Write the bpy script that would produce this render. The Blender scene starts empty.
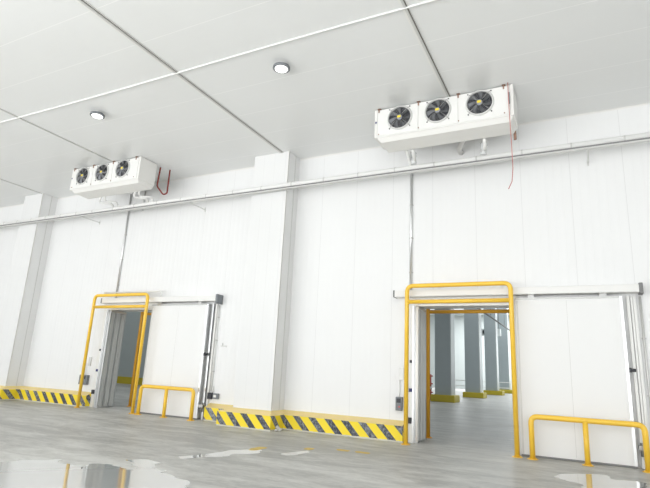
import bpy, bmesh, math, random
from mathutils import Vector, Matrix
S = bpy.context.scene
COL = S.collection
PI = math.pi

# ------------------------------------------------------------------ camera
cam = bpy.data.cameras.new('camera')
cam.sensor_width = 36.0
cam.lens = 508.37 * 36.0 / 650.0
cam.clip_start = 0.05; cam.clip_end = 400
camo = bpy.data.objects.new('camera', cam); COL.objects.link(camo)
RX = Vector((0.89355362, 0.44630378, 0.04873264))
UP = Vector((0.06642714, -0.23877984, 0.96879906))
FW = Vector((-0.44401505, 0.86243674, 0.24300927))
mw = Matrix.Identity(4)
for i in range(3):
    mw[i][0] = RX[i]; mw[i][1] = UP[i]; mw[i][2] = -FW[i]
mw[0][3], mw[1][3], mw[2][3] = 0.0, -10.955, 1.35
camo.matrix_world = mw
S.camera = camo

# ------------------------------------------------------------------ world, exposure, lights
S.view_settings.view_transform = 'Standard'
S.view_settings.look = 'None'
S.view_settings.gamma = 1.0
S.view_settings.use_curve_mapping = False
S.view_settings.exposure = 0.24
W = bpy.data.worlds.new('daylight'); S.world = W; W.use_nodes = True
bg = W.node_tree.nodes['Background']
bg.inputs[0].default_value = (0.97, 0.985, 1.0, 1); bg.inputs[1].default_value = 1.15

def area(name, loc, size, power, col=(1, 1, 1), rot=(0, 0, 0)):
    l = bpy.data.lights.new(name, 'AREA'); l.shape = 'RECTANGLE'
    l.size, l.size_y = size; l.energy = power; l.color = col
    o = bpy.data.objects.new(name, l); o.location = loc; o.rotation_euler = rot
    COL.objects.link(o); return o
H = 6.847
area('hall_back_fill', (-15, -22, 1.8), (46, 3.4), 1250, (0.98, 0.99, 1.0), (math.radians(112), 0, 0))  # added unseen fill behind the camera, tilted up towards wall and ceiling
area('hall_ceiling_fill', (-7, -18, 0.3), (36, 8), 3400, (0.97, 0.985, 1.0), (math.radians(178), 0, 0))  # added unseen fill near the floor, only to brighten the ceiling
area('store_fill', (-3, 36, 9.8), (12, 36), 1700, (0.94, 0.98, 1.0))  # added overhead fill for the store room, no fixture stands there
area('store_far_fill', (-8, 60, 5), (24, 7), 1000, (0.95, 0.98, 1.0), (math.radians(-90), 0, 0))  # added fill at the far end, shining back towards the doorways
area('store_end_fill', (-9, 56, 9.8), (14, 5), 1300, (0.95, 0.99, 1.0))  # added fill to brighten the far wall
area('store_near_fill', (-18, 7, 9.8), (26, 4), 520, (0.94, 0.98, 1.0))  # added fill so the view through the left doorway is not black

# ------------------------------------------------------------------ materials
def mat(name, col, rough=0.5, metal=0.0, spec=0.5, bump=0.0, bscale=40.0, vary=0.0, vscale=3.0, emit=None, coat=0.0):
    m = bpy.data.materials.new(name); m.use_nodes = True
    nt = m.node_tree; b = nt.nodes['Principled BSDF']
    b.inputs['Base Color'].default_value = (*col, 1)
    b.inputs['Roughness'].default_value = rough
    b.inputs['Metallic'].default_value = metal
    b.inputs['Specular IOR Level'].default_value = spec
    b.inputs['Coat Weight'].default_value = coat
    tc = nt.nodes.new('ShaderNodeTexCoord')
    if vary:
        n = nt.nodes.new('ShaderNodeTexNoise'); n.inputs['Scale'].default_value = vscale; n.inputs['Detail'].default_value = 5
        nt.links.new(tc.outputs['Object'], n.inputs['Vector'])
        mx = nt.nodes.new('ShaderNodeMix'); mx.data_type = 'RGBA'
        mx.inputs[6].default_value = (*[c * (1 - vary) for c in col], 1)
        mx.inputs[7].default_value = (*[min(1, c * (1 + vary)) for c in col], 1)
        nt.links.new(n.outputs['Fac'], mx.inputs[0]); nt.links.new(mx.outputs[2], b.inputs['Base Color'])
    if bump:
        n2 = nt.nodes.new('ShaderNodeTexNoise'); n2.inputs['Scale'].default_value = bscale
        nt.links.new(tc.outputs['Object'], n2.inputs['Vector'])
        bp = nt.nodes.new('ShaderNodeBump'); bp.inputs['Strength'].default_value = bump; bp.inputs['Distance'].default_value = 0.01
        nt.links.new(n2.outputs['Fac'], bp.inputs['Height']); nt.links.new(bp.outputs[0], b.inputs['Normal'])
    if emit:
        b.inputs['Emission Color'].default_value = (*emit[0], 1); b.inputs['Emission Strength'].default_value = emit[1]
    return m

def math_node(nt, op, a, b=None):
    n = nt.nodes.new('ShaderNodeMath'); n.operation = op
    for i, v in enumerate((a, b)):
        if v is None: continue
        if isinstance(v, (int, float)): n.inputs[i].default_value = v
        else: nt.links.new(v, n.inputs[i])
    return n.outputs[0]

def panel_mat(name, col, rough, axis, joint, jw, jcol, rib, ribd, spec=0.5, off=0.0):
    """insulated sandwich panel: narrow sealed joints every `joint` metres, shallow roll-formed ribs every `rib` metres"""
    m = bpy.data.materials.new(name); m.use_nodes = True
    nt = m.node_tree; b = nt.nodes['Principled BSDF']
    b.inputs['Roughness'].default_value = rough; b.inputs['Specular IOR Level'].default_value = spec
    g = nt.nodes.new('ShaderNodeNewGeometry'); sx = nt.nodes.new('ShaderNodeSeparateXYZ')
    nt.links.new(g.outputs['Position'], sx.inputs[0])
    x = math_node(nt, 'ADD', sx.outputs[axis], 200.0 + off)
    fr = math_node(nt, 'FRACT', math_node(nt, 'DIVIDE', x, joint))
    jm = math_node(nt, 'LESS_THAN', fr, jw / joint)
    mx = nt.nodes.new('ShaderNodeMix'); mx.data_type = 'RGBA'
    no = nt.nodes.new('ShaderNodeTexNoise'); no.inputs['Scale'].default_value = 0.6; no.inputs['Detail'].default_value = 3
    nt.links.new(g.outputs['Position'], no.inputs['Vector'])
    mv = nt.nodes.new('ShaderNodeMix'); mv.data_type = 'RGBA'
    mv.inputs[6].default_value = (*[c * 0.975 for c in col], 1); mv.inputs[7].default_value = (*[min(1, c * 1.02) for c in col], 1)
    nt.links.new(no.outputs['Fac'], mv.inputs[0])
    nt.links.new(mv.outputs[2], mx.inputs[6]); mx.inputs[7].default_value = (*jcol, 1)
    nt.links.new(jm, mx.inputs[0]); nt.links.new(mx.outputs[2], b.inputs['Base Color'])
    w = math_node(nt, 'SINE', math_node(nt, 'MULTIPLY', x, 2 * PI / rib))
    wave = math_node(nt, 'GREATER_THAN', w, 0.55)
    sm = math_node(nt, 'MULTIPLY', math_node(nt, 'SUBTRACT', 1.0, jm), math_node(nt, 'ADD', math_node(nt, 'MULTIPLY', w, 0.5), wave))
    bp = nt.nodes.new('ShaderNodeBump'); bp.inputs['Strength'].default_value = ribd; bp.inputs['Distance'].default_value = 0.004
    nt.links.new(sm, bp.inputs['Height']); nt.links.new(bp.outputs[0], b.inputs['Normal'])
    return m

def floor_mat():
    m = bpy.data.materials.new('damp_concrete'); m.use_nodes = True
    nt = m.node_tree; b = nt.nodes['Principled BSDF']
    g = nt.nodes.new('ShaderNodeNewGeometry')
    mp = nt.nodes.new('ShaderNodeMapping'); mp.inputs['Scale'].default_value = (0.55, 1.5, 1.0)
    mp.inputs['Rotation'].default_value = (0, 0, -0.46)
    nt.links.new(g.outputs['Position'], mp.inputs[0])
    def noise(s, d, r=0.6, dist=0.0):
        n = nt.nodes.new('ShaderNodeTexNoise'); n.inputs['Scale'].default_value = s; n.inputs['Detail'].default_value = d
        n.inputs['Roughness'].default_value = r; n.inputs['Distortion'].default_value = dist
        nt.links.new(mp.outputs[0], n.inputs['Vector']); return n.outputs['Fac']
    a = noise(0.35, 6, 0.6, 0.8); c = noise(2.2, 8, 0.7, 0.5); f = noise(14.0, 4, 0.7)
    v = math_node(nt, 'ADD', math_node(nt, 'MULTIPLY', a, 0.40), math_node(nt, 'ADD', math_node(nt, 'MULTIPLY', c, 0.45), math_node(nt, 'MULTIPLY', f, 0.15)))
    cr = nt.nodes.new('ShaderNodeValToRGB'); e = cr.color_ramp
    e.elements[0].position = 0.43; e.elements[0].color = (0.325, 0.322, 0.305, 1)
    e.elements[1].position = 0.585; e.elements[1].color = (0.62, 0.617, 0.59, 1)
    k = e.elements.new(0.5); k.color = (0.475, 0.47, 0.445, 1)
    nt.links.new(v, cr.inputs[0]); nt.links.new(cr.outputs[0], b.inputs['Base Color'])
    rr = nt.nodes.new('ShaderNodeMapRange'); rr.inputs[1].default_value = 0.35; rr.inputs[2].default_value = 0.65
    rr.inputs[3].default_value = 0.30; rr.inputs[4].default_value = 0.62
    nt.links.new(v, rr.inputs[0]); nt.links.new(rr.outputs[0], b.inputs['Roughness'])
    b.inputs['Specular IOR Level'].default_value = 0.35
    bp = nt.nodes.new('ShaderNodeBump'); bp.inputs['Strength'].default_value = 0.25; bp.inputs['Distance'].default_value = 0.01
    nt.links.new(f, bp.inputs['Height']); nt.links.new(bp.outputs[0], b.inputs['Normal'])
    return m

def stripe_mat():
    m = bpy.data.materials.new('hazard_stripes'); m.use_nodes = True
    nt = m.node_tree; b = nt.nodes['Principled BSDF']; b.inputs['Roughness'].default_value = 0.5
    uv = nt.nodes.new('ShaderNodeUVMap'); sx = nt.nodes.new('ShaderNodeSeparateXYZ'); nt.links.new(uv.outputs[0], sx.inputs[0])
    # u = metres along the curb, v = height
    t = math_node(nt, 'ADD', sx.outputs[0], math_node(nt, 'MULTIPLY', sx.outputs[1], 0.95))
    fr = math_node(nt, 'FRACT', math_node(nt, 'DIVIDE', math_node(nt, 'ADD', t, 100.0), 0.41))
    blk = math_node(nt, 'LESS_THAN', fr, 0.45)
    g = nt.nodes.new('ShaderNodeNewGeometry')
    n = nt.nodes.new('ShaderNodeTexNoise'); n.inputs['Scale'].default_value = 16; n.inputs['Detail'].default_value = 8; n.inputs['Roughness'].default_value = 0.8
    nt.links.new(g.outputs['Position'], n.inputs['Vector'])
    n2 = nt.nodes.new('ShaderNodeTexNoise'); n2.inputs['Scale'].default_value = 1.1; nt.links.new(g.outputs['Position'], n2.inputs['Vector'])
    sc = nt.nodes.new('ShaderNodeMapRange'); sc.inputs[1].default_value = 0.47; sc.inputs[2].default_value = 0.66
    nt.links.new(math_node(nt, 'ADD', math_node(nt, 'MULTIPLY', n.outputs[0], 0.75), math_node(nt, 'MULTIPLY', n2.outputs[0], 0.27)), sc.inputs[0])
    bk = nt.nodes.new('ShaderNodeMix'); bk.data_type = 'RGBA'
    bk.inputs[6].default_value = (0.045, 0.05, 0.07, 1); bk.inputs[7].default_value = (0.42, 0.44, 0.47, 1)
    nt.links.new(sc.outputs[0], bk.inputs[0])
    c = nt.nodes.new('ShaderNodeMix'); c.data_type = 'RGBA'; c.inputs[6].default_value = (0.95, 0.74, 0.03, 1)
    nt.links.new(bk.outputs[2], c.inputs[7]); nt.links.new(blk, c.inputs[0])
    # scuffed foot and unpainted top lip
    edge = math_node(nt, 'LESS_THAN', math_node(nt, 'ADD', sx.outputs[1], math_node(nt, 'MULTIPLY', n.outputs[0], 0.05)), 0.055)
    c2 = nt.nodes.new('ShaderNodeMix'); c2.data_type = 'RGBA'; c2.inputs[7].default_value = (0.62, 0.60, 0.52, 1)
    nt.links.new(c.outputs[2], c2.inputs[6]); nt.links.new(edge, c2.inputs[0])
    nt.links.new(c2.outputs[2], b.inputs['Base Color'])
    return m

M = {}
M['wall'] = panel_mat('white_insulated_wall_panel', (0.86, 0.862, 0.857), 0.38, 0, 0.955, 0.009, (0.75, 0.75, 0.745), 0.159, 0.35, 0.4, off=0.60)
M['wall_side'] = panel_mat('white_side_wall_panel', (0.86, 0.86, 0.845), 0.38, 1, 0.955, 0.010, (0.62, 0.62, 0.60), 0.159, 0.35, 0.4)
M['ceil'] = panel_mat('white_ceiling_panel', (0.815, 0.822, 0.812), 0.30, 1, 0.955, 0.014, (0.90, 0.90, 0.89), 0.191, 0.10, 0.45, off=0.3)
M['column'] = panel_mat('column_cladding_panel', (0.82, 0.822, 0.815), 0.4, 0, 0.33, 0.006, (0.74, 0.74, 0.73), 0.11, 0.12, 0.4)
M['column_side'] = mat('column_side_cladding', (0.70, 0.69, 0.67), 0.42, vary=0.02)
M['store_wall'] = mat('store_room_wall', (0.80, 0.84, 0.84), 0.45, vary=0.03)
M['store_grey'] = mat('store_partition_grey', (0.50, 0.55, 0.55), 0.4, vary=0.03)
M['store_col'] = mat('store_column_grey', (0.46, 0.52, 0.545), 0.45, vary=0.04)
M['store_col_side'] = mat('store_column_lit_side', (0.62, 0.66, 0.67), 0.4)  # lighter copy of the column grey, side light put into the colour
M['floor'] = floor_mat()
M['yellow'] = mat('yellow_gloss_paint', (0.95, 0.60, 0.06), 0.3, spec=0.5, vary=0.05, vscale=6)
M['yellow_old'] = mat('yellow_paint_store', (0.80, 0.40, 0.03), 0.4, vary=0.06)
M['curb_top'] = mat('curb_top_ochre', (0.86, 0.68, 0.30), 0.55, vary=0.07, vscale=5, bump=0.1)
M['stripe'] = stripe_mat()
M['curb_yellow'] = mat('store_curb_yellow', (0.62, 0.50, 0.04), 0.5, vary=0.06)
M['white'] = mat('white_powder_coat', (0.84, 0.835, 0.81), 0.35, vary=0.015)
M['offwhite'] = mat('cream_sheet_metal', (0.84, 0.83, 0.80), 0.4, vary=0.02)
M['leaf'] = mat('door_leaf_white', (0.84, 0.84, 0.83), 0.33, vary=0.012, vscale=0.8)
M['alu'] = mat('aluminium_profile', (0.72, 0.73, 0.73), 0.28, metal=0.85, vary=0.04)
M['alu_light'] = mat('anodised_light_trim', (0.66, 0.66, 0.64), 0.4, metal=0.3)
M['steel'] = mat('dull_steel', (0.42, 0.42, 0.41), 0.35, metal=0.8)
M['dark'] = mat('black_plastic', (0.03, 0.032, 0.04), 0.4)
M['seam'] = mat('dark_joint_seal', (0.20, 0.185, 0.165), 0.6)
M['rubber'] = mat('grey_rubber_seal', (0.22, 0.22, 0.22), 0.6)
M['blade'] = mat('fan_blade_grey', (0.36, 0.37, 0.40), 0.3, metal=0.4)
M['fan_dark'] = mat('fan_cavity', (0.025, 0.027, 0.035), 0.6)
M['fan_ring'] = mat('fan_ring_plastic', (0.66, 0.66, 0.64), 0.35)
M['sticker'] = mat('yellow_sticker', (0.95, 0.75, 0.05), 0.5)
M['curtain'] = mat('grey_strip_curtain', (0.72, 0.73, 0.71), 0.3, vary=0.08, vscale=4)
M['pvc'] = mat('white_pvc', (0.82, 0.82, 0.80), 0.3)
M['wrap'] = mat('clear_film_wrap', (0.74, 0.75, 0.75), 0.15, bump=1.0, bscale=30)
M['red'] = mat('red_insulated_pipe', (0.26, 0.035, 0.03), 0.5)
M['redwire'] = mat('red_cable', (0.55, 0.22, 0.20), 0.5)
M['brown'] = mat('brown_bracket', (0.30, 0.17, 0.12), 0.6)
M['box'] = mat('grey_control_box', (0.20, 0.215, 0.23), 0.45, vary=0.2, vscale=30)
M['blue'] = mat('blue_sensor_cap', (0.03, 0.04, 0.16), 0.4)
M['lens'] = mat('lamp_lens', (0.9, 0.9, 0.9), 0.3, emit=((1, 1, 0.98), 2.0))
M['signal'] = mat('signal_red', (0.60, 0.12, 0.12), 0.4)
M['debris'] = mat('pale_rubble', (0.55, 0.54, 0.51), 0.7, vary=0.2, vscale=20)
M['mark'] = mat('worn_yellow_floor_paint', (0.62, 0.45, 0.10), 0.6, vary=0.25, vscale=12)
def water():
    m = mat('puddle_water', (0.62, 0.62, 0.60), 0.02, spec=0.5)
    b = m.node_tree.nodes['Principled BSDF']; b.inputs['IOR'].default_value = 2.0
    b.inputs['Roughness'].default_value = 0.012; b.inputs['Metallic'].default_value = 0.45; b.inputs['Base Color'].default_value = (0.62, 0.62, 0.60, 1)
    return m
M['water'] = water()

# ------------------------------------------------------------------ mesh helpers
class MB:
    def __init__(s): s.bm = bmesh.new(); s.uv = s.bm.loops.layers.uv.new('UVMap'); s.mats = []
    def _mi(s, m):
        if m is None: return 0
        if m not in s.mats: s.mats.append(m)
        return s.mats.index(m)
    def quad(s, pts, m=None, uvs=None):
        f = s.bm.faces.new([s.bm.verts.new(p) for p in pts]); f.material_index = s._mi(m)
        if uvs:
            for l, u in zip(f.loops, uvs): l[s.uv].uv = u
        return f
    def box(s, a, b, bev=0.0, m=None):
        (x0, y0, z0), (x1, y1, z1) = a, b
        r = bmesh.ops.create_cube(s.bm, size=1.0)
        vs = r['verts']
        for v in vs:
            v.co = Vector(((x0 + x1) / 2 + v.co.x * (x1 - x0), (y0 + y1) / 2 + v.co.y * (y1 - y0), (z0 + z1) / 2 + v.co.z * (z1 - z0)))
        fs = set(f for v in vs for f in v.link_faces)
        for f in fs: f.material_index = s._mi(m)
        if bev:
            es = list(set(e for v in vs for e in v.link_edges))
            bmesh.ops.bevel(s.bm, geom=es, offset=bev, segments=2, affect='EDGES', profile=0.6)
        return s
    def tube(s, pts, r, seg=12, m=None, cap=True, smooth=True):
        pts = [Vector(p) for p in pts]
        rs = r if isinstance(r, (list, tuple)) else [r] * len(pts)
        n = len(pts); tang = []
        for i in range(n):
            t = (pts[min(i + 1, n - 1)] - pts[max(i - 1, 0)]); tang.append(t.normalized())
        up = Vector((0, 0, 1)) if abs(tang[0].z) < 0.9 else Vector((1, 0, 0))
        a = tang[0].cross(up).normalized(); rings = []
        for i in range(n):
            a = (a - tang[i] * a.dot(tang[i])).normalized(); b = tang[i].cross(a)
            rings.append([s.bm.verts.new(pts[i] + (a * math.cos(2 * PI * k / seg) + b * math.sin(2 * PI * k / seg)) * rs[i]) for k in range(seg)])
        mi = s._mi(m)
        for i in range(n - 1):
            for k in range(seg):
                f = s.bm.faces.new((rings[i][k], rings[i][(k + 1) % seg], rings[i + 1][(k + 1) % seg], rings[i + 1][k]))
                f.smooth = smooth; f.material_index = mi
        if cap:
            f = s.bm.faces.new(rings[0][::-1]); f.material_index = mi
            f = s.bm.faces.new(rings[-1]); f.material_index = mi
        return s
    def build(s, name, material, parent=None, loc=None):
        bmesh.ops.recalc_face_normals(s.bm, faces=s.bm.faces)
        me = bpy.data.meshes.new(name); s.bm.to_mesh(me); s.bm.free()
        if s.mats:
            for q in s.mats: me.materials.append(q)
        else: me.materials.append(material)
        o = bpy.data.objects.new(name, me); COL.objects.link(o)
        if parent is not None:
            o.parent = parent
            pl = Vector((0, 0, 0)); p = parent
            while p is not None: pl += p.location; p = p.parent
            me.transform(Matrix.Translation(-pl))
        elif loc is not None:
            me.transform(Matrix.Translation(-Vector(loc))); o.location = loc
        return o

def bend(pts, r, n=6):
    """round the inner corners of a polyline"""
    pts = [Vector(p) for p in pts]; out = [pts[0]]
    for i in range(1, len(pts) - 1):
        p, a, b = pts[i], (pts[i - 1] - pts[i]).normalized(), (pts[i + 1] - pts[i]).normalized()
        rr = min(r, (pts[i - 1] - p).length * 0.49, (pts[i + 1] - p).length * 0.49)
        A, B = p + a * rr, p + b * rr
        for k in range(n + 1):
            t = k / n; out.append(A * (1 - t) ** 2 + p * 2 * t * (1 - t) + B * t * t)
    out.append(pts[-1]); return out

def tag(o, label, cat, group=None, kind=None):
    o['label'] = label; o['category'] = cat
    if group: o['group'] = group
    if kind: o['kind'] = kind
    return o
def thing(name, loc, label, cat, group=None):
    o = bpy.data.objects.new(name, None); o.location = loc; o.empty_display_size = 0.2
    COL.objects.link(o); return tag(o, label, cat, group)
def struct(name, mb, m):
    o = mb.build(name, m); o['kind'] = 'structure'; return o
def lab(o, t): o['label'] = t; return o

# ------------------------------------------------------------------ setting
XL, XR, YB, YF = -40.0, 13.0, -25.0, 62.0
T = 0.62                       # thickness of the wall the doorways cut through
DOORS = [(-12.95, -11.02), (-3.33, -1.27)]; DH = 2.87
mb = MB(); mb.box((XL, YB, -0.2), (XR, YF, 0.0)); struct('floor', mb, M['floor'])
mb = MB(); mb.box((XL, YB, H), (XR, T, H + 0.2)); struct('ceiling', mb, M['ceil'])
HS = 10.0
mb = MB(); mb.box((XL, T, HS), (XR, YF, HS + 0.2)); struct('ceiling_store', mb, M['store_wall'])
mb = MB(); xs = XL
for a, b in DOORS + [(XR, XR)]:
    mb.box((xs, 0, 0), (a, T, H)); xs = b
for a, b in DOORS: mb.box((a, 0, DH), (b, T, H))
mb.box((XL, 0.3, H), (XR, T, HS))
struct('wall_back', mb, M['wall'])
mb = MB(); mb.box((XL - 0.2, YB, 0), (XL, YF, HS)); struct('wall_left', mb, M['wall_side'])
mb = MB(); mb.box((XL, YF, 0), (XR, YF + 0.2, HS)); struct('wall_far', mb, M['store_wall'])
mb = MB(); mb.box((XR, YB, 0), (XR + 0.2, T, H)); struct('wall_hall_blocker', mb, M['wall_side'])  # unseen wall, added to keep world light off the right column sides
mb = MB(); mb.box((XR - 0.2, T, 0), (XR, YF, HS)); struct('wall_right', mb, M['store_wall'])
mb = MB(); mb.box((XL, 13.0, 0), (-13.5, 13.2, HS)); struct('wall_partition', mb, M['store_grey'])
mb = MB(); mb.box((XL, 12.94, 0), (-13.5, 13.0, 0.42)); struct('baseboard_partition', mb, M['curb_yellow'])

# corner angle where the wall meets the ceiling, between the columns
COLS = [(-17.37, -16.39), (-7.59, -6.52)]; CD = 0.565
n = 1
for a, b in ((XL, COLS[0][0]), (COLS[0][1], COLS[1][0]), (COLS[1][1], XR)):
    mb = MB(); mb.box((a, -0.035, H - 0.006), (b, 0, H)); mb.box((a, -0.006, H - 0.035), (b, 0, H - 0.006))
    struct('trim_%d' % n, mb, M['white']); n += 1
# aluminium strips under the ceiling, running away from the wall
for cx, wd in ((-16.45, 0.035), (-11.673, 0.06), (-6.765, 0.14), (-2.133, 0.11)):
    yend = -CD if cx < -16 or abs(cx + 6.765) < 0.1 else -0.02
    mb = MB()
    mb.box((cx - wd / 2, -22, H - 0.014), (cx - wd * .12, yend, H), m=M['white'])  # highlight along the left edge, painted as a white strip
    mb.box((cx - wd * .12, -22, H - 0.022), (cx + wd * .2, yend, H), m=M['alu_light'])
    mb.box((cx + wd * .2, -22, H - 0.006), (cx + wd * .42, yend, H), m=M['seam'])
    mb.box((cx + wd * .42, -22, H - 0.018), (cx + wd / 2, yend, H), m=M['alu_light'])
    struct('trim_%d' % n, mb, None); n += 1

# cladded columns in front of the wall
for (a, b), lb in zip(COLS, ('white clad column in the left corner of view, left of the far doorway',
                             'white clad column between the two doorways, with the striped curb wrapped around its foot')):
    t = thing('column', ((a + b) / 2, -CD / 2, 0), lb, 'column', None)
    mb = MB(); mb.box((a, -CD, 0), (b, 0, H)); mb.build('cladding', M['column'], t)
    mb = MB(); mb.box((b - 0.03, -CD - 0.006, 0.0), (b + 0.006, -CD + 0.0, H)); mb.box((b, -CD - 0.006, 0), (b + 0.006, -CD + 0.03, H))
    mb.build('corner_trim', M['white'], t)
    mb = MB(); mb.box((b, -CD * 0.42, 0), (b + 0.008, -CD * 0.42 + 0.02, H)); mb.build('side_joint', M['alu_light'], t)

# ------------------------------------------------------------------ columns of the store room seen through the near doorway
def store_column(x0, x1, y, b0, b1, lb):
    dp = x1 - x0
    t = thing('column', ((x0 + x1) / 2, y + dp / 2, 0), lb, 'column')
    mb = MB(); mb.box((x0, y, 0), (x1, y + dp, HS)); mb.build('shaft', M['store_col'], t)
    mb = MB(); mb.box((x1 - 0.05, y - 0.01, 0.38), (x1 + 0.012, y + dp, HS)); mb.build('corner_trim', M['store_col_side'], t)  # lighter sheet over the whole right side, paints the light falling on it
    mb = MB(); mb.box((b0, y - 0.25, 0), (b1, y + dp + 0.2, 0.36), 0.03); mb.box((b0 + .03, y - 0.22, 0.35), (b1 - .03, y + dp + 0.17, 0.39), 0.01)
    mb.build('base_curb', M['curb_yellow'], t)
store_column(-7.92, -6.98, 19.2, -8.12, -6.75, 'nearest dark grey column with yellow base seen inside the near doorway')
store_column(-8.25, -7.15, 29.2, -8.40, -6.90, 'second grey column with yellow base inside the near doorway')
store_column(-8.62, -7.55, 40.2, -8.80, -7.10, 'third grey column inside the near doorway, half hidden by the hoop')
store_column(-8.85, -7.75, 50.2, -8.95, -7.0, 'farthest column inside the near doorway, only its yellow base clear')
# ceiling pipe run of the store room
mb = MB(); mb.tube([(-6.7, 20, 6.3), (-6.7, 58, 6.3)], 0.07); 
for y in (24, 32, 40, 48, 56): mb.tube([(-6.7, y, 6.3), (-6.7, y, HS)], 0.015, 6)
tag(mb.build('ceiling_pipe', M['rubber'], loc=(-6.7, 39, 6.3)), 'thin dark pipe under the store room ceiling, seen slanting through the near doorway', 'pipe')
# side railing far in the store room
t = thing('guard_rail', (-9.9, 46, 0), 'low white tube railing far behind the store room columns', 'railing')
mb = MB(); [mb.tube([(-14.5, 46, z), (-5.5, 46, z)], 0.035, 8) for z in (0.6, 1.15)]; mb.build('rail', M['pvc'], t)
for x in (-14.5, -11.5, -8.5, -5.5):
    mb = MB(); mb.tube([(x, 46, 0), (x, 46, 1.17)], 0.04, 8); mb.build('post', M['pvc'], t)
# red standpipe left of the first column
t = thing('standpipe', (-8.55, 20.6, 0), 'red and white standpipe left of the nearest store room column', 'standpipe')
mb = MB(); mb.tube([(-8.55, 20.6, 0), (-8.55, 20.6, 1.5)], 0.05); mb.build('pipe', M['signal'], t)
for z in (0.45, 0.95, 1.4):
    mb = MB(); mb.tube([(-8.68, 20.6, z), (-8.42, 20.6, z)], 0.04, 10); mb.tube([(-8.55, 20.6, z - .05), (-8.55, 20.6, z + .05)], 0.075, 12); mb.build('valve', M['signal'], t)
mb = MB(); mb.tube([(-8.55, 20.6, 0.62), (-8.55, 20.6, 0.78)], 0.085, 12); mb.build('band', M['pvc'], t)

# ------------------------------------------------------------------ striped crash curbs
def curb(front, back, zt, label, loc, s0=0.0):
    mb = MB(); s = s0; zf = zt - 0.085
    for i in range(len(front) - 1):
        (x0, y0), (x1, y1) = front[i], front[i + 1]; L = math.hypot(x1 - x0, y1 - y0)
        k = max(1, int(L / 0.6))
        z1 = zf - 0.012
        mb.quad([(x0, y0, 0), (x1, y1, 0), (x1, y1, z1), (x0, y0, z1)], M['stripe'], [(s, 0), (s + L, 0), (s + L, z1), (s, z1)])
        # little chamfer, then the flat top back to the wall
        bx0, by0 = back[i]; bx1, by1 = back[i + 1]
        def lerp(a, b, d=0.03):
            v = Vector((b[0] - a[0], b[1] - a[1])); l = v.length
            return (a[0] + v.x / l * d, a[1] + v.y / l * d) if l > 1e-6 else a
        c0, c1 = lerp((x0, y0), (bx0, by0)), lerp((x1, y1), (bx1, by1))
        mb.quad([(x0, y0, z1), (x1, y1, z1), (*c1, zf), (*c0, zf)], M['curb_top'])
        mb.quad([(*c0, zf), (*c1, zf), (bx1, by1, zt), (bx0, by0, zt)], M['curb_top'])
        s += L
    for e in (0, -1):
        (x, y), (bx, by) = front[e], back[e]; z1 = zf - 0.012
        pts = [(x, y, 0), (x, y, z1), (x, y + 0.03, zf), (bx, by, zt), (bx, by, 0)]
        f = mb.bm.faces.new([mb.bm.verts.new(p) for p in pts]); f.material_index = mb._mi(M['stripe'])
        for l, p in zip(f.loops, pts): l[mb.uv].uv = (p[1], p[2])
    bmesh.ops.remove_doubles(mb.bm, verts=mb.bm.verts, dist=1e-4)
    return tag(mb.build('crash_curb', None, loc=loc), label, 'curb')
ZC = 0.42
a, b = COLS[0]
curb([(-30, -.2), (a - .12, -.2), (a - .12, -CD - .2), (b + .13, -CD - .2), (b + .13, -.2), (-13.115, -.2)],
     [(-30, 0), (a, 0), (a, -CD), (b, -CD), (b, 0), (-13.115, 0)], ZC,
     'yellow and black striped crash curb on the far left, running up to the left doorway', (-16, 0, 0), 0.15)
a, b = COLS[1]
curb([(-8.74, -.2), (a - .30, -.2), (a - .30, -CD - .2), (b + .13, -CD - .2), (b + .13, -.2), (-3.51, -.2)],
     [(-8.74, 0), (a, 0), (a, -CD), (b, -CD), (b, 0), (-3.51, 0)], ZC,
     'scuffed yellow and black striped crash curb wrapping the middle column between the doorways', (-6, 0, 0), 0.12)

# ------------------------------------------------------------------ drain trunking across the whole wall
RZ, RY, RR = 5.85, -0.70, 0.062
t = thing('drain_pipe', (-8, RY, RZ), 'long white drain pipe trunking running level across the whole wall below the evaporators', 'pipe')
mb = MB(); mb.tube([(XL + .5, RY, RZ), (XR, RY, RZ)], RR, 20); mb.build('pipe', M['pvc'], t)
mb = MB(); mb.box((XL + .5, RY - .045, RZ - .085), (XR, RY + .04, RZ - .055)); lab(mb.build('support_channel', M['rubber'], t), 'dark channel under the pipe')
mb = MB(); mb.box((XL + .5, RY - .045, RZ - .11), (XR, RY + .045, RZ - .086)); mb.build('tray_lip', M['alu_light'], t)
x = -30.0
while x < 6:
    mb = MB(); mb.tube([(x, RY, RZ), (x + 0.03, RY, RZ)], RR + 0.004, 20); mb.build('clamp', M['alu_light'], t); x += 0.9 if x > -14 else 0.75
for x in (-27, -21.5, -14.0, -9.6, 0.3, 3.5):
    mb = MB(); mb.box((x - .015, RY - .04, RZ - .125), (x + .015, -.002, RZ - .111)); mb.box((x - .015, -.012, RZ - .18), (x + .015, -.002, RZ - .05)); mb.build('wall_bracket', M['alu_light'], t)

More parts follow.
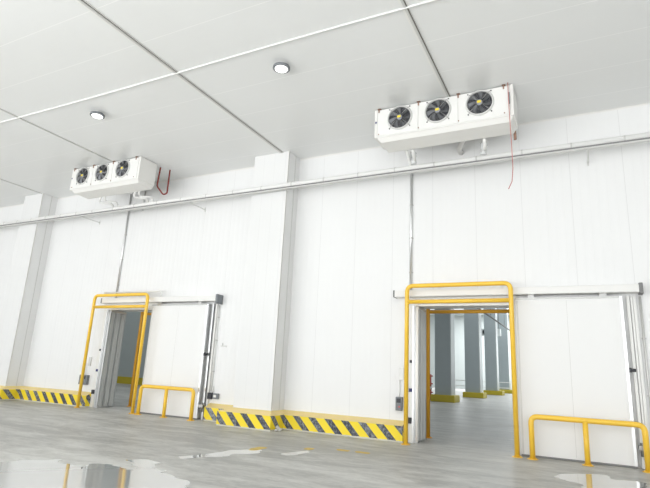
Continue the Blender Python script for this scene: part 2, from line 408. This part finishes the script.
# ------------------------------------------------------------------ evaporators
def evaporator(x0, x1, y0, fans, label, group, side_w=0.0):
    z0, z1, dp = 6.19, 6.825, 0.60
    cx = (x0 + x1) / 2; y1 = y0 + dp
    t = thing('evaporator', (cx, (y0 + y1) / 2, z0 - .06), label, 'evaporator', group)
    mb = MB()
    # casing front is cut away behind each fan: plain box plus raised bell mouths
    mb.box((x0 + .06, y0 + .01, z0), (x1 - .06, y1, z1), 0.008); mb.build('casing', M['white'], t)
    for xa, xb in ((x0, x0 + .06), (x1 - .06, x1)):
        mb = MB(); mb.box((xa, y0, z0 - .01), (xb, y1, z1 + .01), 0.01); mb.build('end_panel', M['offwhite'], t)
    xm = [x0 + .06, (fans[0] + fans[1]) / 2, (fans[1] + fans[2]) / 2, x1 - .06]
    mb = MB()
    # drip pan: shallow tapered tray
    pts_t = [(x0 + .04, y0 + .03, z0), (x1 - .02, y0 + .03, z0), (x1 - .02, y1, z0), (x0 + .04, y1, z0)]
    pts_b = [(x0 + .12, y0 + .10, z0 - .09), (x1 - .08, y0 + .10, z0 - .09), (x1 - .08, y1 - .02, z0 - .11), (x0 + .12, y1 - .02, z0 - .11)]
    T_ = [mb.bm.verts.new(p) for p in pts_t]; B_ = [mb.bm.verts.new(p) for p in pts_b]
    mb.bm.faces.new(T_); mb.bm.faces.new(B_[::-1])
    for i in range(4): mb.bm.faces.new((T_[i], T_[(i + 1) % 4], B_[(i + 1) % 4], B_[i]))
    mb.build('drip_pan', M['offwhite'], t)
    for i in range(3):
        mb = MB(); mb.box((xm[i] + .012, y0 - .006, z0 + .02), (xm[i + 1] - .012, y0 + .012, z1 - .015), 0.004)
        mb.build('front_panel', M['white'], t)
    R = 0.245; zc = 6.555
    for fx in fans:
        mb = MB()      # dark cavity disc + bell ring
        c = mb.bm.verts.new((fx, y0 - .010, zc)); N = 40; ring = [mb.bm.verts.new((fx + R * math.cos(2 * PI * k / N), y0 - .010, zc + R * math.sin(2 * PI * k / N))) for k in range(N)]
        for k in range(N): mb.bm.faces.new((c, ring[k], ring[(k + 1) % N])).material_index = mb._mi(M['fan_dark'])
        prof = [(R - .012, -.008), (R - .004, -.040), (R + .008, -.046), (R + .018, -.034), (R + .030, -.006)]
        prev = None
        for pr, py in prof:
            rg = [mb.bm.verts.new((fx + pr * math.cos(2 * PI * k / N), y0 + py, zc + pr * math.sin(2 * PI * k / N))) for k in range(N)]
            if prev:
                for k in range(N):
                    f = mb.bm.faces.new((prev[k], prev[(k + 1) % N], rg[(k + 1) % N], rg[k])); f.smooth = True; f.material_index = mb._mi(M['fan_ring'])
            prev = rg
        fan = mb.build('fan', None, t)
        for k in range(7):
            an = 2 * PI * k / 7 + fx; mb = MB(); rows = []
            for j in range(6):
                rr = 0.05 + (R - 0.07) * j / 5; sw = 0.35 * j / 5; wd = 0.26 + 0.20 * (j / 5) ** 0.7
                row = []
                for q, (da, dy) in enumerate(((-wd, -.040), (0, -.027), (wd, -.014))):
                    A = an + sw + da * (0.055 + rr * 0.55) / max(rr, .06) * 0.62
                    row.append(mb.bm.verts.new((fx + rr * math.cos(A), y0 + dy, zc + rr * math.sin(A))))
                rows.append(row)
            for j in range(5):
                for q in range(2):
                    f = mb.bm.faces.new((rows[j][q], rows[j][q + 1], rows[j + 1][q + 1], rows[j + 1][q])); f.smooth = True
            bmesh.ops.solidify(mb.bm, geom=list(mb.bm.faces), thickness=0.004)
            mb.build('blade', M['blade'], fan)
        mb = MB(); mb.tube([(fx, y0 - .012, zc), (fx, y0 - .044, zc)], [0.065, 0.058], 20); mb.build('hub', M['blade'], fan)
        mb = MB(); mb.box((fx - .04, y0 - .049, zc - .012), (fx + .03, y0 - .044, zc + .035)); mb.build('hub_sticker', M['sticker'], fan)
        mb = MB()
        for rr in [0.085 + 0.028 * i for i in range(6)]:
            mb.tube([(fx + rr * math.cos(2 * PI * k / 32), y0 - .052, zc + rr * math.sin(2 * PI * k / 32)) for k in range(33)], 0.0016, 4, cap=False)
        for k in range(4):
            A = PI / 4 + k * PI / 2
            mb.tube([(fx + .08 * math.cos(A), y0 - .054, zc + .08 * math.sin(A)), (fx + (R + .0) * math.cos(A), y0 - .052, zc + (R + .0) * math.sin(A)), (fx + (R + .065) * math.cos(A), y0 - .010, zc + (R + .065) * math.sin(A))], 0.005, 6)
        lab(mb.build('guard_wire', M['steel'], fan), 'thin wire fan guard')
        for k in range(4):
            mb = MB()
            A = PI / 4 + k * PI / 2; px, pz = fx + (R + .065) * math.cos(A), zc + (R + .065) * math.sin(A)
            mb.tube([(px, y0 - .005, pz), (px, y0 - .022, pz)], 0.012, 8)
            mb.build('guard_bolt', M['dark'], fan)
    for bx in (x0 + .10, xm[1], xm[2], x1 - .17):
        mb = MB(); mb.box((bx - .012, y0 - .02, z1 - .07), (bx + .012, y0 + .0, z1 + .02)); mb.box((bx - .03, y0 - .02, z1 + .005), (bx + .035, y0 + .06, z1 + .02)); mb.tube([(bx, y0 + .03, z1), (bx, y0 + .03, H)], 0.008, 6)
        lab(mb.build('hanger_bracket', M['brown'], t), 'small brown hanging bracket')
        mb = MB(); mb.box((bx - .02, y1 - .06, z1 - .02), (bx + .02, y1 - .02, z1 + .02)); mb.tube([(bx, y1 - .04, z1), (bx, y1 - .04, H)], 0.008, 6)
        mb.build('hanger_bracket', M['alu_light'], t)
    mb = MB(); mb.box((x0 + .015, y0 - .004, 6.52), (x0 + .05, y0 + .0, 6.56)); lab(mb.build('rating_plate', M['blue'], t), 'tiny blue plate')
    for bx in (x0 + .10, xm[1], xm[2], x1 - .17):
        mb = MB(); mb.tube([(bx, y0 - .004, z0 + .06), (bx, y0 - .018, z0 + .06)], 0.012, 8); mb.build('panel_screw', M['brown'], t)
    return t

evR = evaporator(-3.70, -0.90, -1.74, (-3.14, -2.34, -1.52), 'white three-fan ceiling evaporator above the near doorway, on the right', 'ceiling evaporators')
evL = evaporator(-13.33, -10.55, -1.74, (-12.82, -12.02, -11.19), 'white three-fan ceiling evaporator above the far left doorway', 'ceiling evaporators')
t = evR
mb = MB(); mb.box((-0.985, -1.762, 6.42), (-0.965, -1.74, 6.66)); lab(mb.build('cable_clip', M['box'], t), 'grey cable clip strip')

# store room evaporator far away
t = thing('evaporator', (-9.6, 47.5, 6.1), 'small distant evaporator with dark round fans under the store room ceiling', 'evaporator')
mb = MB(); mb.box((-11.2, 47.2, 6.0), (-8.1, 47.8, 6.75), .02); mb.build('casing', M['store_wall'], t)
for fx in (-11, -8.3):
    mb = MB(); mb.tube([(fx, 47.5, 6.7), (fx, 47.5, HS)], .03, 6); mb.build('hanger_rod', M['rubber'], t)
for fx in (-10.6, -9.65, -8.7):
    mb = MB(); mb.tube([(fx, 47.2, 6.4), (fx, 47.1, 6.4)], 0.3, 20); mb.build('fan', M['fan_dark'], t)

# drain hoses from the pans down to the trunking (taped in film)
def drop(name, pts, r, label, group='evaporator drain hoses', wrapz=None, extra=None):
    t = thing(name, pts[-1], label, 'hose', group)
    mb = MB(); mb.tube(bend(pts, 0.12), r, 12); mb.build('hose', M['pvc'], t)
    if extra:
        mb = MB(); mb.tube(bend(extra, 0.10), r * 0.9, 10); mb.build('overflow_hose', M['pvc'], t)
    if wrapz:
        x, y, z0, z1 = wrapz; rnd = random.Random(int(abs(x) * 100)); mb = MB()
        p = [(x + rnd.uniform(-.012, .012), y + rnd.uniform(-.01, .01), z0 + (z1 - z0) * i / 7) for i in range(8)]
        mb.tube(p, [r * rnd.uniform(1.2, 1.9) for _ in range(8)], 10); mb.build('film_wrap', M['wrap'], t)
    return t
drop('drain_hose', [(-3.06, -1.10, 6.12), (-3.06, -.98, 5.98), (-3.13, RY, 5.99), (-3.13, RY, 5.88)], 0.038,
     'white wrapped drain hose under the left half of the right evaporator', wrapz=(-3.13, -.78, 5.90, 6.17), extra=[(-3.20, -1.1, 6.12), (-3.22, -.85, 6.02), (-3.22, RY, 5.88)])
drop('drain_hose', [(-1.56, -1.10, 6.12), (-1.56, -.98, 5.98), (-1.62, RY, 5.99), (-1.62, RY, 5.88)], 0.038,
     'white wrapped drain hose under the right half of the right evaporator', wrapz=(-1.62, -.78, 5.90, 6.15))
drop('drain_hose', [(-12.66, -1.15, 6.12), (-12.80, -1.1, 5.95), (-12.50, -.85, 5.95), (-12.60, RY, 5.87)], 0.032,
     'curved white drain hose under the left half of the left evaporator', extra=[(-12.5, -1.15, 6.12), (-12.66, -1.0, 6.0), (-12.36, -.8, 6.0), (-12.44, RY, 5.87)])
drop('drain_hose', [(-11.24, -1.15, 6.12), (-11.36, -1.1, 5.95), (-11.05, -.85, 5.96), (-11.18, RY, 5.87)], 0.032,
     'curved white drain hose under the right half of the left evaporator', extra=[(-11.1, -1.15, 6.12), (-11.24, -1.0, 6.0), (-10.92, -.8, 6.0), (-11.02, RY, 5.87)])

# refrigerant pipes
mb = MB(); mb.tube(bend([(-10.66, -.90, H), (-10.70, -.90, 6.28), (-10.58, -.74, 6.06), (-10.52, -.66, 6.12), (-10.52, -.66, H)], .05), 0.022, 10)
tag(mb.build('refrigerant_pipe', M['red'], loc=(-10.45, -.9, 6.3)), 'dark red pipe loop beside the right end of the left evaporator', 'pipe')
mb = MB(); mb.tube(bend([(-0.97, -1.16, 6.2), (-0.97, -1.05, 6.10), (-0.97, -1.05, 6.0)], .05), 0.028, 10)
tag(mb.build('refrigerant_pipe', M['brown'], loc=(-.97, -1.1, 6.0)), 'short dark pipe stub under the right end of the right evaporator', 'pipe')
mb = MB(); mb.tube([(-2.05, -1.14, 6.45), (-2.05, -.6, 6.42), (-2.25, -.2, 6.36), (-2.25, 0.0, 6.36)], 0.06, 12)
tag(mb.build('refrigerant_pipe', M['column_side'], loc=(-2.1, -.6, 6.4)), 'beige insulated pipe between the right evaporator and the wall', 'pipe')
# red cable hanging from the ceiling
mb = MB(); mb.tube([(-.985, -1.79, H), (-.985, -1.79, 6.5), (-.975, -1.80, 6.1), (-.965, -1.79, 5.6), (-.96, -1.78, 5.1), (-.985, -1.78, 4.85), (-1.05, -1.78, 4.71)], 0.008, 6)
tag(mb.build('hanging_cable', M['redwire'], loc=(-.98, -1.79, 5.8)), 'thin red cable hanging in front of the right evaporator', 'cable')

# white cable along the ceiling
pts = []
for i in range(60):
    x = -34 + i * 0.8
    pts.append((x, -4.51 + 0.02 * math.sin(x * 0.6 + .7), H - 0.014))
mb = MB(); mb.tube(pts, 0.017, 8)
tag(mb.build('ceiling_cable', M['pvc'], loc=(-5, -4.5, H - .014)), 'long white cable fixed across the ceiling panels', 'cable')

# ceiling lamps
for lx, lb in ((-9.60, 'round ceiling lamp with dark rim on the left, in front of the left evaporator'), (-4.69, 'round ceiling lamp with dark rim near the top centre, between the two evaporators')):
    t = thing('ceiling_lamp', (lx, -3.965, H), lb, 'lamp', 'round ceiling lamps')
    mb = MB(); mb.tube([(lx, -3.965, H), (lx, -3.965, H - .05)], [0.06, 0.10], 24); mb.build('mount', M['white'], t)
    mb = MB(); mb.tube([(lx, -3.965, H - .045), (lx, -3.965, H - .06), (lx, -3.965, H - .10), (lx, -3.965, H - .105)], [0.13, 0.155, 0.160, 0.145], 32); mb.build('rim', M['box'], t)
    mb = MB(); mb.tube([(lx, -3.965, H - .100), (lx, -3.965, H - .118)], [0.122, 0.112], 32); mb.build('lens', M['lens'], t)

# ------------------------------------------------------------------ conduits on the wall
def conduit(name, x, z0, z1, r, m, label, clips=()):
    t = thing(name, (x, -.035, z0), label, 'conduit')
    mb = MB(); mb.tube([(x, -.035, z0), (x, -.035, z1)], r, 10); mb.build('tube', m, t)
    for z in clips:
        mb = MB(); mb.box((x - r - .02, -.008, z), (x + r + .02, 0, z + .025)); mb.tube([(x, -.035, z), (x, -.035, z + .025)], r + .006, 10); mb.build('clip', M['alu_light'], t)
    return t
conduit('wall_conduit', -3.41, 3.22, 6.55, 0.030, M['alu'], 'thin metal conduit on the wall from the right evaporator down to the near doorway', (3.6, 4.4, 5.2, 6.1))
conduit('wall_conduit', -12.70, 3.22, 6.55, 0.026, M['alu'], 'thin metal conduit on the wall from the left evaporator down to the left doorway', (3.6, 4.4, 5.2, 6.1))
mb = MB(); mb.tube([(-12.1, -.03, 5.95), (-12.1, -.03, 6.6)], 0.02, 8)
tag(mb.build('wall_conduit', M['alu'], loc=(-12.1, -.03, 6.2)), 'short thin pipe on the wall behind the left evaporator hoses', 'conduit')

# ------------------------------------------------------------------ sliding doors with frame, curtain, hoop guard
def sliding_door(i, o0, o1, l0, l1, tr0, tr1, lb, lc, capz):
    t = thing('sliding_door', ((l0 + l1) / 2, -.1, 0), lb, 'door', 'sliding cold room doors')
    # frame round the opening
    mb = MB(); w = 0.16
    mb.box((o0 - w, -.045, 0), (o0, 0, DH + w), .006); mb.box((o1, -.045, 0), (o1 + w * .6, 0, DH + w), .006); mb.box((o0, -.045, DH), (o1, 0, DH + w), .006)
    mb.build('door_frame', M['white'], t)
    mb = MB(); mb.box((o0 - .025, -.06, 0), (o0 + .012, -.0, DH)); mb.box((o0, -.06, DH - .03), (o1, -.0, DH + .01)); mb.box((o1 - .012, -.06, 0), (o1 + .02, 0, DH))
    mb.build('frame_edge', M['alu'], t)
    # leaf hanging from the track
    zb, zt = 0.035, 2.965
    mb = MB(); mb.box((l0, -.16, zb), (l1, -.055, zt), .006); leaf = mb.build('leaf', M['leaf'], t)
    mb = MB(); mb.box((l1 - .035, -.172, zb), (l1 + .01, -.05, zt)); mb.build('edge_trim', M['alu'], leaf)
    mb = MB(); mb.box((l0, -.170, zt - .028), (l1 - .036, -.05, zt + .008)); lab(mb.build('edge_trim', M['steel'], leaf), 'dull steel trim along the top edge')
    mb = MB(); mb.box((l0 + .02, -.166, zb), (l0 + .05, -.158, zt - .05)); mb.build('side_trim', M['alu_light'], leaf)
    mb = MB(); mb.box((l0, -.164, zb - .03), (l1 + .01, -.05, zb + .001)); lab(mb.build('bottom_seal', M['rubber'], leaf), 'dark rubber sweep')
    mb = MB(); mb.box(((l0 + l1) / 2 - .004, -.1615, zb + .03), ((l0 + l1) / 2 + .004, -.158, zt - .06)); mb.build('panel_joint', M['alu_light'], leaf)
    mb = MB(); mb.box((l1 + .012, -.18, 1.60), (l1 + .05, -.12, 1.68), .006); mb.tube([(l1 + .04, -.15, 1.64), (l1 + .12, -.15, 1.64)], 0.028, 12); mb.build('latch', M['dark'], leaf)
    for rx in (l0 + .3, l1 - .3):
        mb = MB(); mb.box((rx - .06, -.165, zt), (rx + .06, -.15, zt + .09)); mb.build('roller_hanger', M['steel'], leaf)
    # rail housing
    mb = MB(); mb.box((tr0, -.24, 3.03), (tr1, -.0, 3.175), .012); hs = mb.build('track_housing', M['white'], t)
    mb = MB(); mb.box((tr0 + .05, -.246, 3.035), (tr1 - .05, -.238, 3.048)); mb.build('housing_lip', M['alu_light'], hs)
    mb = MB(); mb.box((tr1 - .005, -.25, capz[0]), (tr1 + .06, .0, capz[1]), .008); mb.build('end_cap', M['box'] if i == 0 else M['rubber'], hs)
    mb = MB(); mb.box((tr0 - .03, -.245, 3.03), (tr0 + .005, .0, 3.178), .004); mb.build('end_cap', M['rubber'], hs)
    # guide post right of the leaf (fixed to the wall)
    g0 = l1 + (.02 if i == 0 else .03)
    mb = MB(); mb.box((g0 + .05, -.07, 0), (g0 + .10, 0, 2.98), m=M['alu' if i == 0 else 'white']); mb.box((g0 + .115, -.05, 0), (g0 + .15, 0, 2.98), m=M['rubber' if i == 0 else 'alu_light']); mb.box((g0 + .155, -.06, 0), (g0 + .20, 0, 2.98), m=M['white'])
    mb.build('guide_post', None, t)
    mb = MB(); mb.box((g0 + .02, -.20, .30), (g0 + .16, -.06, .38), .01); mb.tube([(g0 + .08, -.13, .20), (g0 + .08, -.13, .42)], .035, 12); mb.build('floor_guide', M['steel'], t)
    # sensors on the left frame
    mb = MB(); mb.box((o0 - .08, -.075, 1.62), (o0 - .03, -.04, 1.68), .005); mb.build('sensor', M['dark'], t)
    mb = MB(); mb.box((o0 - .09, -.075, 1.02), (o0 - .02, -.04, 1.09), .005); mb.build('sensor', M['blue'], t)
    mb = MB(); mb.box((o0 - .13, -.09, .38), (o0 - .03, -.04, .50), .01); mb.build('photo_eye', M['dark'], t)
    # gathered strip curtain in the reveal
    c = thing('strip_curtain', (o0 + .08, T / 2, 0), lc, 'curtain', 'strip curtains gathered in the doorways')
    for k in range(3):
        ya, yb = 0.03 + k * .20, 0.03 + k * .20 + .16; mb = MB(); N = 14; pa = []
        for j in range(N + 1):
            yy = ya + (yb - ya) * j / N; xx = o0 + .03 + (0.035 if j % 2 else 0.0) + .012 * math.sin(j + k)
            pa.append((xx, yy))
        for j in range(N):
            mb.quad([(*pa[j], .03), (*pa[j + 1], .03), (*pa[j + 1], DH - .08), (*pa[j], DH - .08)])
        bmesh.ops.remove_doubles(mb.bm, verts=mb.bm.verts, dist=1e-4); bmesh.ops.solidify(mb.bm, geom=list(mb.bm.faces), thickness=0.003)
        mb.build('strip_panel', M['curtain'], c)
    mb = MB(); mb.box((o0 + .01, .02, DH - .08), (o0 + .10, T - .02, DH - .02)); mb.build('hanging_rail', M['alu'], c)
    for yy in (.008, .20, .40, .59):
        mb = MB(); mb.box((o0 + .0, yy, 0), (o0 + .085, yy + .022, DH - .08)); mb.build('edge_profile', M['alu'], c)
sliding_door(0, *DOORS[0], -11.02, -8.99, -13.05, -8.70,
             'white sliding cold room door of the far left doorway, slid open to the right',
             'grey strip curtain gathered in the left doorway', (2.96, 3.21))
sliding_door(1, *DOORS[1], -1.20, 0.66, -3.72, 0.95,
             'white sliding cold room door of the near right doorway, behind the right low railing',
             'grey strip curtain gathered at the left side of the near right doorway', (3.00, 3.20))

def flange(mb, x, y):
    mb.tube([(x, y, 0), (x, y, .012)], 0.095, 16); 
    for k in range(4):
        A = PI / 4 + k * PI / 2; mb.tube([(x + .07 * math.cos(A), y + .07 * math.sin(A), .01), (x + .07 * math.cos(A), y + .07 * math.sin(A), .028)], .010, 6)
def hoop(x0, x1, y, zt, zc, m, name, lb, grp, r=0.046, xbar=True):
    t = thing(name, ((x0 + x1) / 2, y, 0), lb, 'guard rail', grp)
    zt -= 0.0
    xm = (x0 + x1) / 2
    for pts in ([(x0, y, 0), (x0, y, zt), (xm, y, zt)], [(x1, y, 0), (x1, y, zt), (xm, y, zt)]):
        pass
    mb = MB(); mb.tube(bend([(x0, y, 0), (x0, y, zt), (x1, y, zt), (x1, y, 0)], .14, 8), r, 14); mb.build('hoop', m, t)
    if xbar:
        mb = MB(); mb.tube([(x0, y, zc), (x1, y, zc)], r * .95, 14); mb.build('crossbar', m, t)
    for x in (x0, x1):
        mb = MB(); flange(mb, x, y); mb.build('base_plate', m, t)
    return t
hoop(-3.37, -1.245, -.415, 3.235, 2.89, M['yellow'], 'hoop_guard', 'tall yellow tube hoop guarding the near right doorway', 'yellow doorway hoops')
hoop(-13.148, -10.98, -.415, 3.235, 2.89, M['yellow'], 'hoop_guard', 'tall yellow tube hoop guarding the far left doorway', 'yellow doorway hoops')
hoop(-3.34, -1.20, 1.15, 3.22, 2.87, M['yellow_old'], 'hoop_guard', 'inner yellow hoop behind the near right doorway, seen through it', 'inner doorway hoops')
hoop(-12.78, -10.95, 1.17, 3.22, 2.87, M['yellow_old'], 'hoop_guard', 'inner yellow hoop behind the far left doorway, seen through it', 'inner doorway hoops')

def low_rail(x0, xm, x1, y, zt, lb):
    t = thing('guard_rail', (xm, y, 0), lb, 'guard rail', 'low yellow door railings')
    mb = MB(); mb.tube(bend([(x0, y, 0), (x0, y, zt), (x1, y, zt), (x1, y, 0)], .12, 8), 0.048, 14); mb.build('rail', M['yellow'], t)
    mb = MB(); mb.tube([(xm, y, 0), (xm, y, zt)], 0.046, 14); mb.build('middle_post', M['yellow'], t)
    for x in (x0, xm, x1):
        mb = MB(); flange(mb, x, y); mb.build('base_plate', M['yellow'], t)
low_rail(-.979, -.092, .80, -.461, .736, 'low yellow tube railing in front of the near right sliding door')
low_rail(-10.727, -9.824, -8.92, -.461, .736, 'low yellow tube railing in front of the far left sliding door')

# ------------------------------------------------------------------ switch boxes and wires by the doors
def control(x, z, lb, wire_up=None, w=.07):
    t = thing('control_box', (x, -.05, z), lb, 'control box')
    mb = MB(); mb.box((x - w, -.09, z - .14), (x + w, 0, z + .14), .012); mb.build('body', M['box'], t)
    mb = MB(); mb.box((x - w * .65, -.096, z + .02), (x + w * .65, -.089, z + .11)); mb.build('window', M['dark'], t)
    mb = MB(); mb.tube([(x + .02, -.092, z - .06), (x + .02, -.105, z - .06)], .02, 10); mb.build('button', M['signal'], t)
    if wire_up:
        mb = MB(); mb.tube([(x, -.03, z + .14), (x, -.03, wire_up)], .010, 8); mb.build('conduit', M['pvc'], t)
control(-3.64, .76, 'dark grey control box on the wall left of the near right doorway', 1.25)
control(-13.52, .76, 'dark grey control box on the wall left of the far left doorway', 1.25, .17)
for x, z, lb in ((-3.60, 1.38, 'small white switch plate above the control box of the near right doorway'), (-13.42, 1.30, 'small white switch plate above the control box of the far left doorway')):
    mb = MB(); mb.box((x - .05, -.035, z - .13), (x + .05, 0, z + .13), .008)
    mb.box((x - .02, -.042, z - .05), (x + .02, -.034, z + .03), m=None)
    tag(mb.build('switch_plate', M['alu_light'], loc=(x, 0, z)), lb, 'switch')
# twin push-button box right of the left door with its conduit
t = thing('push_button_box', (-8.64, -.04, .60), 'small twin push-button box between the left sliding door and the striped curb', 'control box')
mb = MB(); mb.box((-8.80, -.07, .52), (-8.66, 0, .68), .008); mb.build('body', M['dark'], t)
mb = MB(); mb.box((-8.64, -.06, .53), (-8.46, 0, .67), .008); mb.build('body', M['box'], t)
mb = MB(); mb.box((-8.60, -.066, .57), (-8.52, -.059, .63)); mb.build('label_plate', M['pvc'], t)
mb = MB(); mb.tube([(-8.66, -.03, .68), (-8.66, -.03, .85)], .012, 8); mb.build('cable', M['pvc'], t)
t = conduit('wall_conduit', -8.72, .72, 2.95, 0.014, M['pvc'], 'thin white conduit on the wall right of the far left sliding door', (1.2, 2.0, 2.6))
conduit('wall_conduit', 0.96, .0, 2.98, 0.020, M['alu_light'], 'thin pale conduit on the wall at the right end of the near sliding door', (1.2, 2.2))
mb = MB(); mb.box((-8.55, -.03, 1.85), (-8.38, 0, 1.88)); mb.tube([(-8.50, -.02, 1.88), (-8.50, -.02, 1.95)], .012, 6)
tag(mb.build('door_stop', M['alu_light'], loc=(-8.46, 0, 1.86)), 'tiny metal bracket on the ribbed wall right of the left sliding door', 'bracket')
# white curved air pipe above the left door
mb = MB(); mb.tube(bend([(-12.9, -.30, 3.33), (-10.60, -.30, 3.33), (-10.60, -.30, 3.18)], .08), .022, 10)
tag(mb.build('cable_tube', M['pvc'], loc=(-11.5, -.3, 3.33)), 'pale bent tube over the track of the far left sliding door', 'tube')

# ------------------------------------------------------------------ puddles, floor marks, debris
def blob(pts, jit, seed, z, name, m, lb, cat, grp=None, sub=8):
    rnd = random.Random(seed); P = [Vector((*p, 0)) for p in pts]; out = []
    n = len(P)
    for i in range(n):
        a, b, c, d = P[i - 1], P[i], P[(i + 1) % n], P[(i + 2) % n]
        L = (c - b).length
        for k in range(sub):
            t = k / sub
            q = 0.5 * ((2 * b) + (c - a) * t + (2 * a - 5 * b + 4 * c - d) * t * t + (3 * b - a - 3 * c + d) * t ** 3)
            j = jit * min(1.0, L)
            g = i + t; w = math.sin(g * 3.1 + seed) + 1.1 * math.sin(g * 6.3 + 2 * seed) + 0.8 * math.sin(g * 11.7 + seed) + rnd.uniform(-.5, .5)
            out.append((q.x + .89 * j * w * 1.3 + rnd.uniform(-j, j) * .35, q.y + .45 * j * w * 1.3 + rnd.uniform(-j, j) * .35))
    mb = MB(); vs = [mb.bm.verts.new((x, y, z)) for x, y in out]; lo = [mb.bm.verts.new((x, y, 0.0005)) for x, y in out]
    f = mb.bm.faces.new(vs); k = len(vs)
    for i in range(k): mb.bm.faces.new((vs[i], lo[i], lo[(i + 1) % k], vs[(i + 1) % k]))
    bmesh.ops.triangulate(mb.bm, faces=[f])
    cx = sum(p[0] for p in pts) / n; cy = sum(p[1] for p in pts) / n
    return tag(mb.build(name, m, loc=(cx, cy, 0)), lb, cat, grp)
blob([(-6.85, -6.75), (-6.86, -6.39), (-6.86, -6.19), (-6.7, -6.04), (-6.57, -5.85), (-6.32, -5.99), (-5.99, -5.97), (-5.92, -5.7), (-5.6, -5.7), (-5.33, -5.73), (-5.61, -5.42), (-5.86, -5.23), (-5.76, -5.07), (-5.52, -5.08), (-5.32, -5.34), (-5.13, -5.46), (-4.77, -5.66), (-4.42, -5.74), (-4.12, -6.04), (-3.82, -6.49), (-3.9, -7.3), (-5.13, -7.9), (-6.3, -7.6)],
     0.075, 3, .003, 'puddle', M['water'], 'large puddle on the concrete floor at bottom left, mirroring the left doorway', 'puddle', 'floor puddles')
blob([(-5.55, -4.58), (-5.48, -4.2), (-5.36, -3.59), (-5.24, -3.16), (-4.97, -3.19), (-4.95, -3.6), (-5.12, -3.8), (-5.10, -4.1), (-5.30, -4.39), (-5.42, -4.66)],
     0.04, 5, .003, 'puddle', M['water'], 'thin streak of water on the floor in front of the middle column', 'puddle', 'floor puddles')
blob([(-4.60, -3.25), (-4.53, -2.95), (-4.44, -2.62), (-4.31, -2.82), (-4.42, -3.28)], 0.02, 8, .003, 'puddle', M['water'], 'smallest puddle, right of the water streak before the middle column', 'puddle', 'floor puddles')
blob([(-0.53, -2.1), (-0.38, -1.68), (0.13, -1.33), (0.26, -1.69), (0.59, -1.59), (0.62, -2.24), (0.04, -3.39), (-0.25, -3.1), (-0.16, -2.5), (-0.38, -2.30)],
     0.03, 9, .003, 'puddle', M['water'], 'puddle at bottom right mirroring the low yellow railing post', 'puddle', 'floor puddles')
MK = [((-5.24, -3.25), (-5.12, -2.86), 'worn yellow paint patch at the end of the water streak'),
      ((-4.57, -2.50), (-4.46, -2.30), 'worn yellow paint dash beside the smallest puddle'),
      ((-4.08, -2.16), (-3.90, -2.02), 'middle worn yellow paint dash before the striped curb'),
      ((-3.72, -2.14), (-3.52, -2.00), 'worn yellow paint dash nearest the right doorway')]
for i, (a, b, lb) in enumerate(MK):
    blob([a, (a[0] - .03, b[1]), b, (b[0] + .02, a[1])], 0.02, 20 + i, .004, 'floor_paint_mark', M['mark'], lb, 'paint mark', 'worn yellow floor marks')
rnd = random.Random(4); mb = MB()
for k in range(6):
    x, y, s = -6.24 + rnd.uniform(-.07, .07), -.66 + rnd.uniform(-.05, .05), rnd.uniform(.025, .05)
    r = bmesh.ops.create_icosphere(mb.bm, subdivisions=1, radius=s)
    for v in r['verts']: v.co = Vector((x + v.co.x * 1.1 + rnd.uniform(-.012, .012), y + v.co.y + rnd.uniform(-.01, .01), max(0.0, s * .8 + v.co.z + k * .012)))
tag(mb.build('crumpled_wrapping', M['debris'], loc=(-6.24, -.66, 0)), 'small pale crumpled wrapping on the floor at the corner of the middle column curb', 'wrapping')
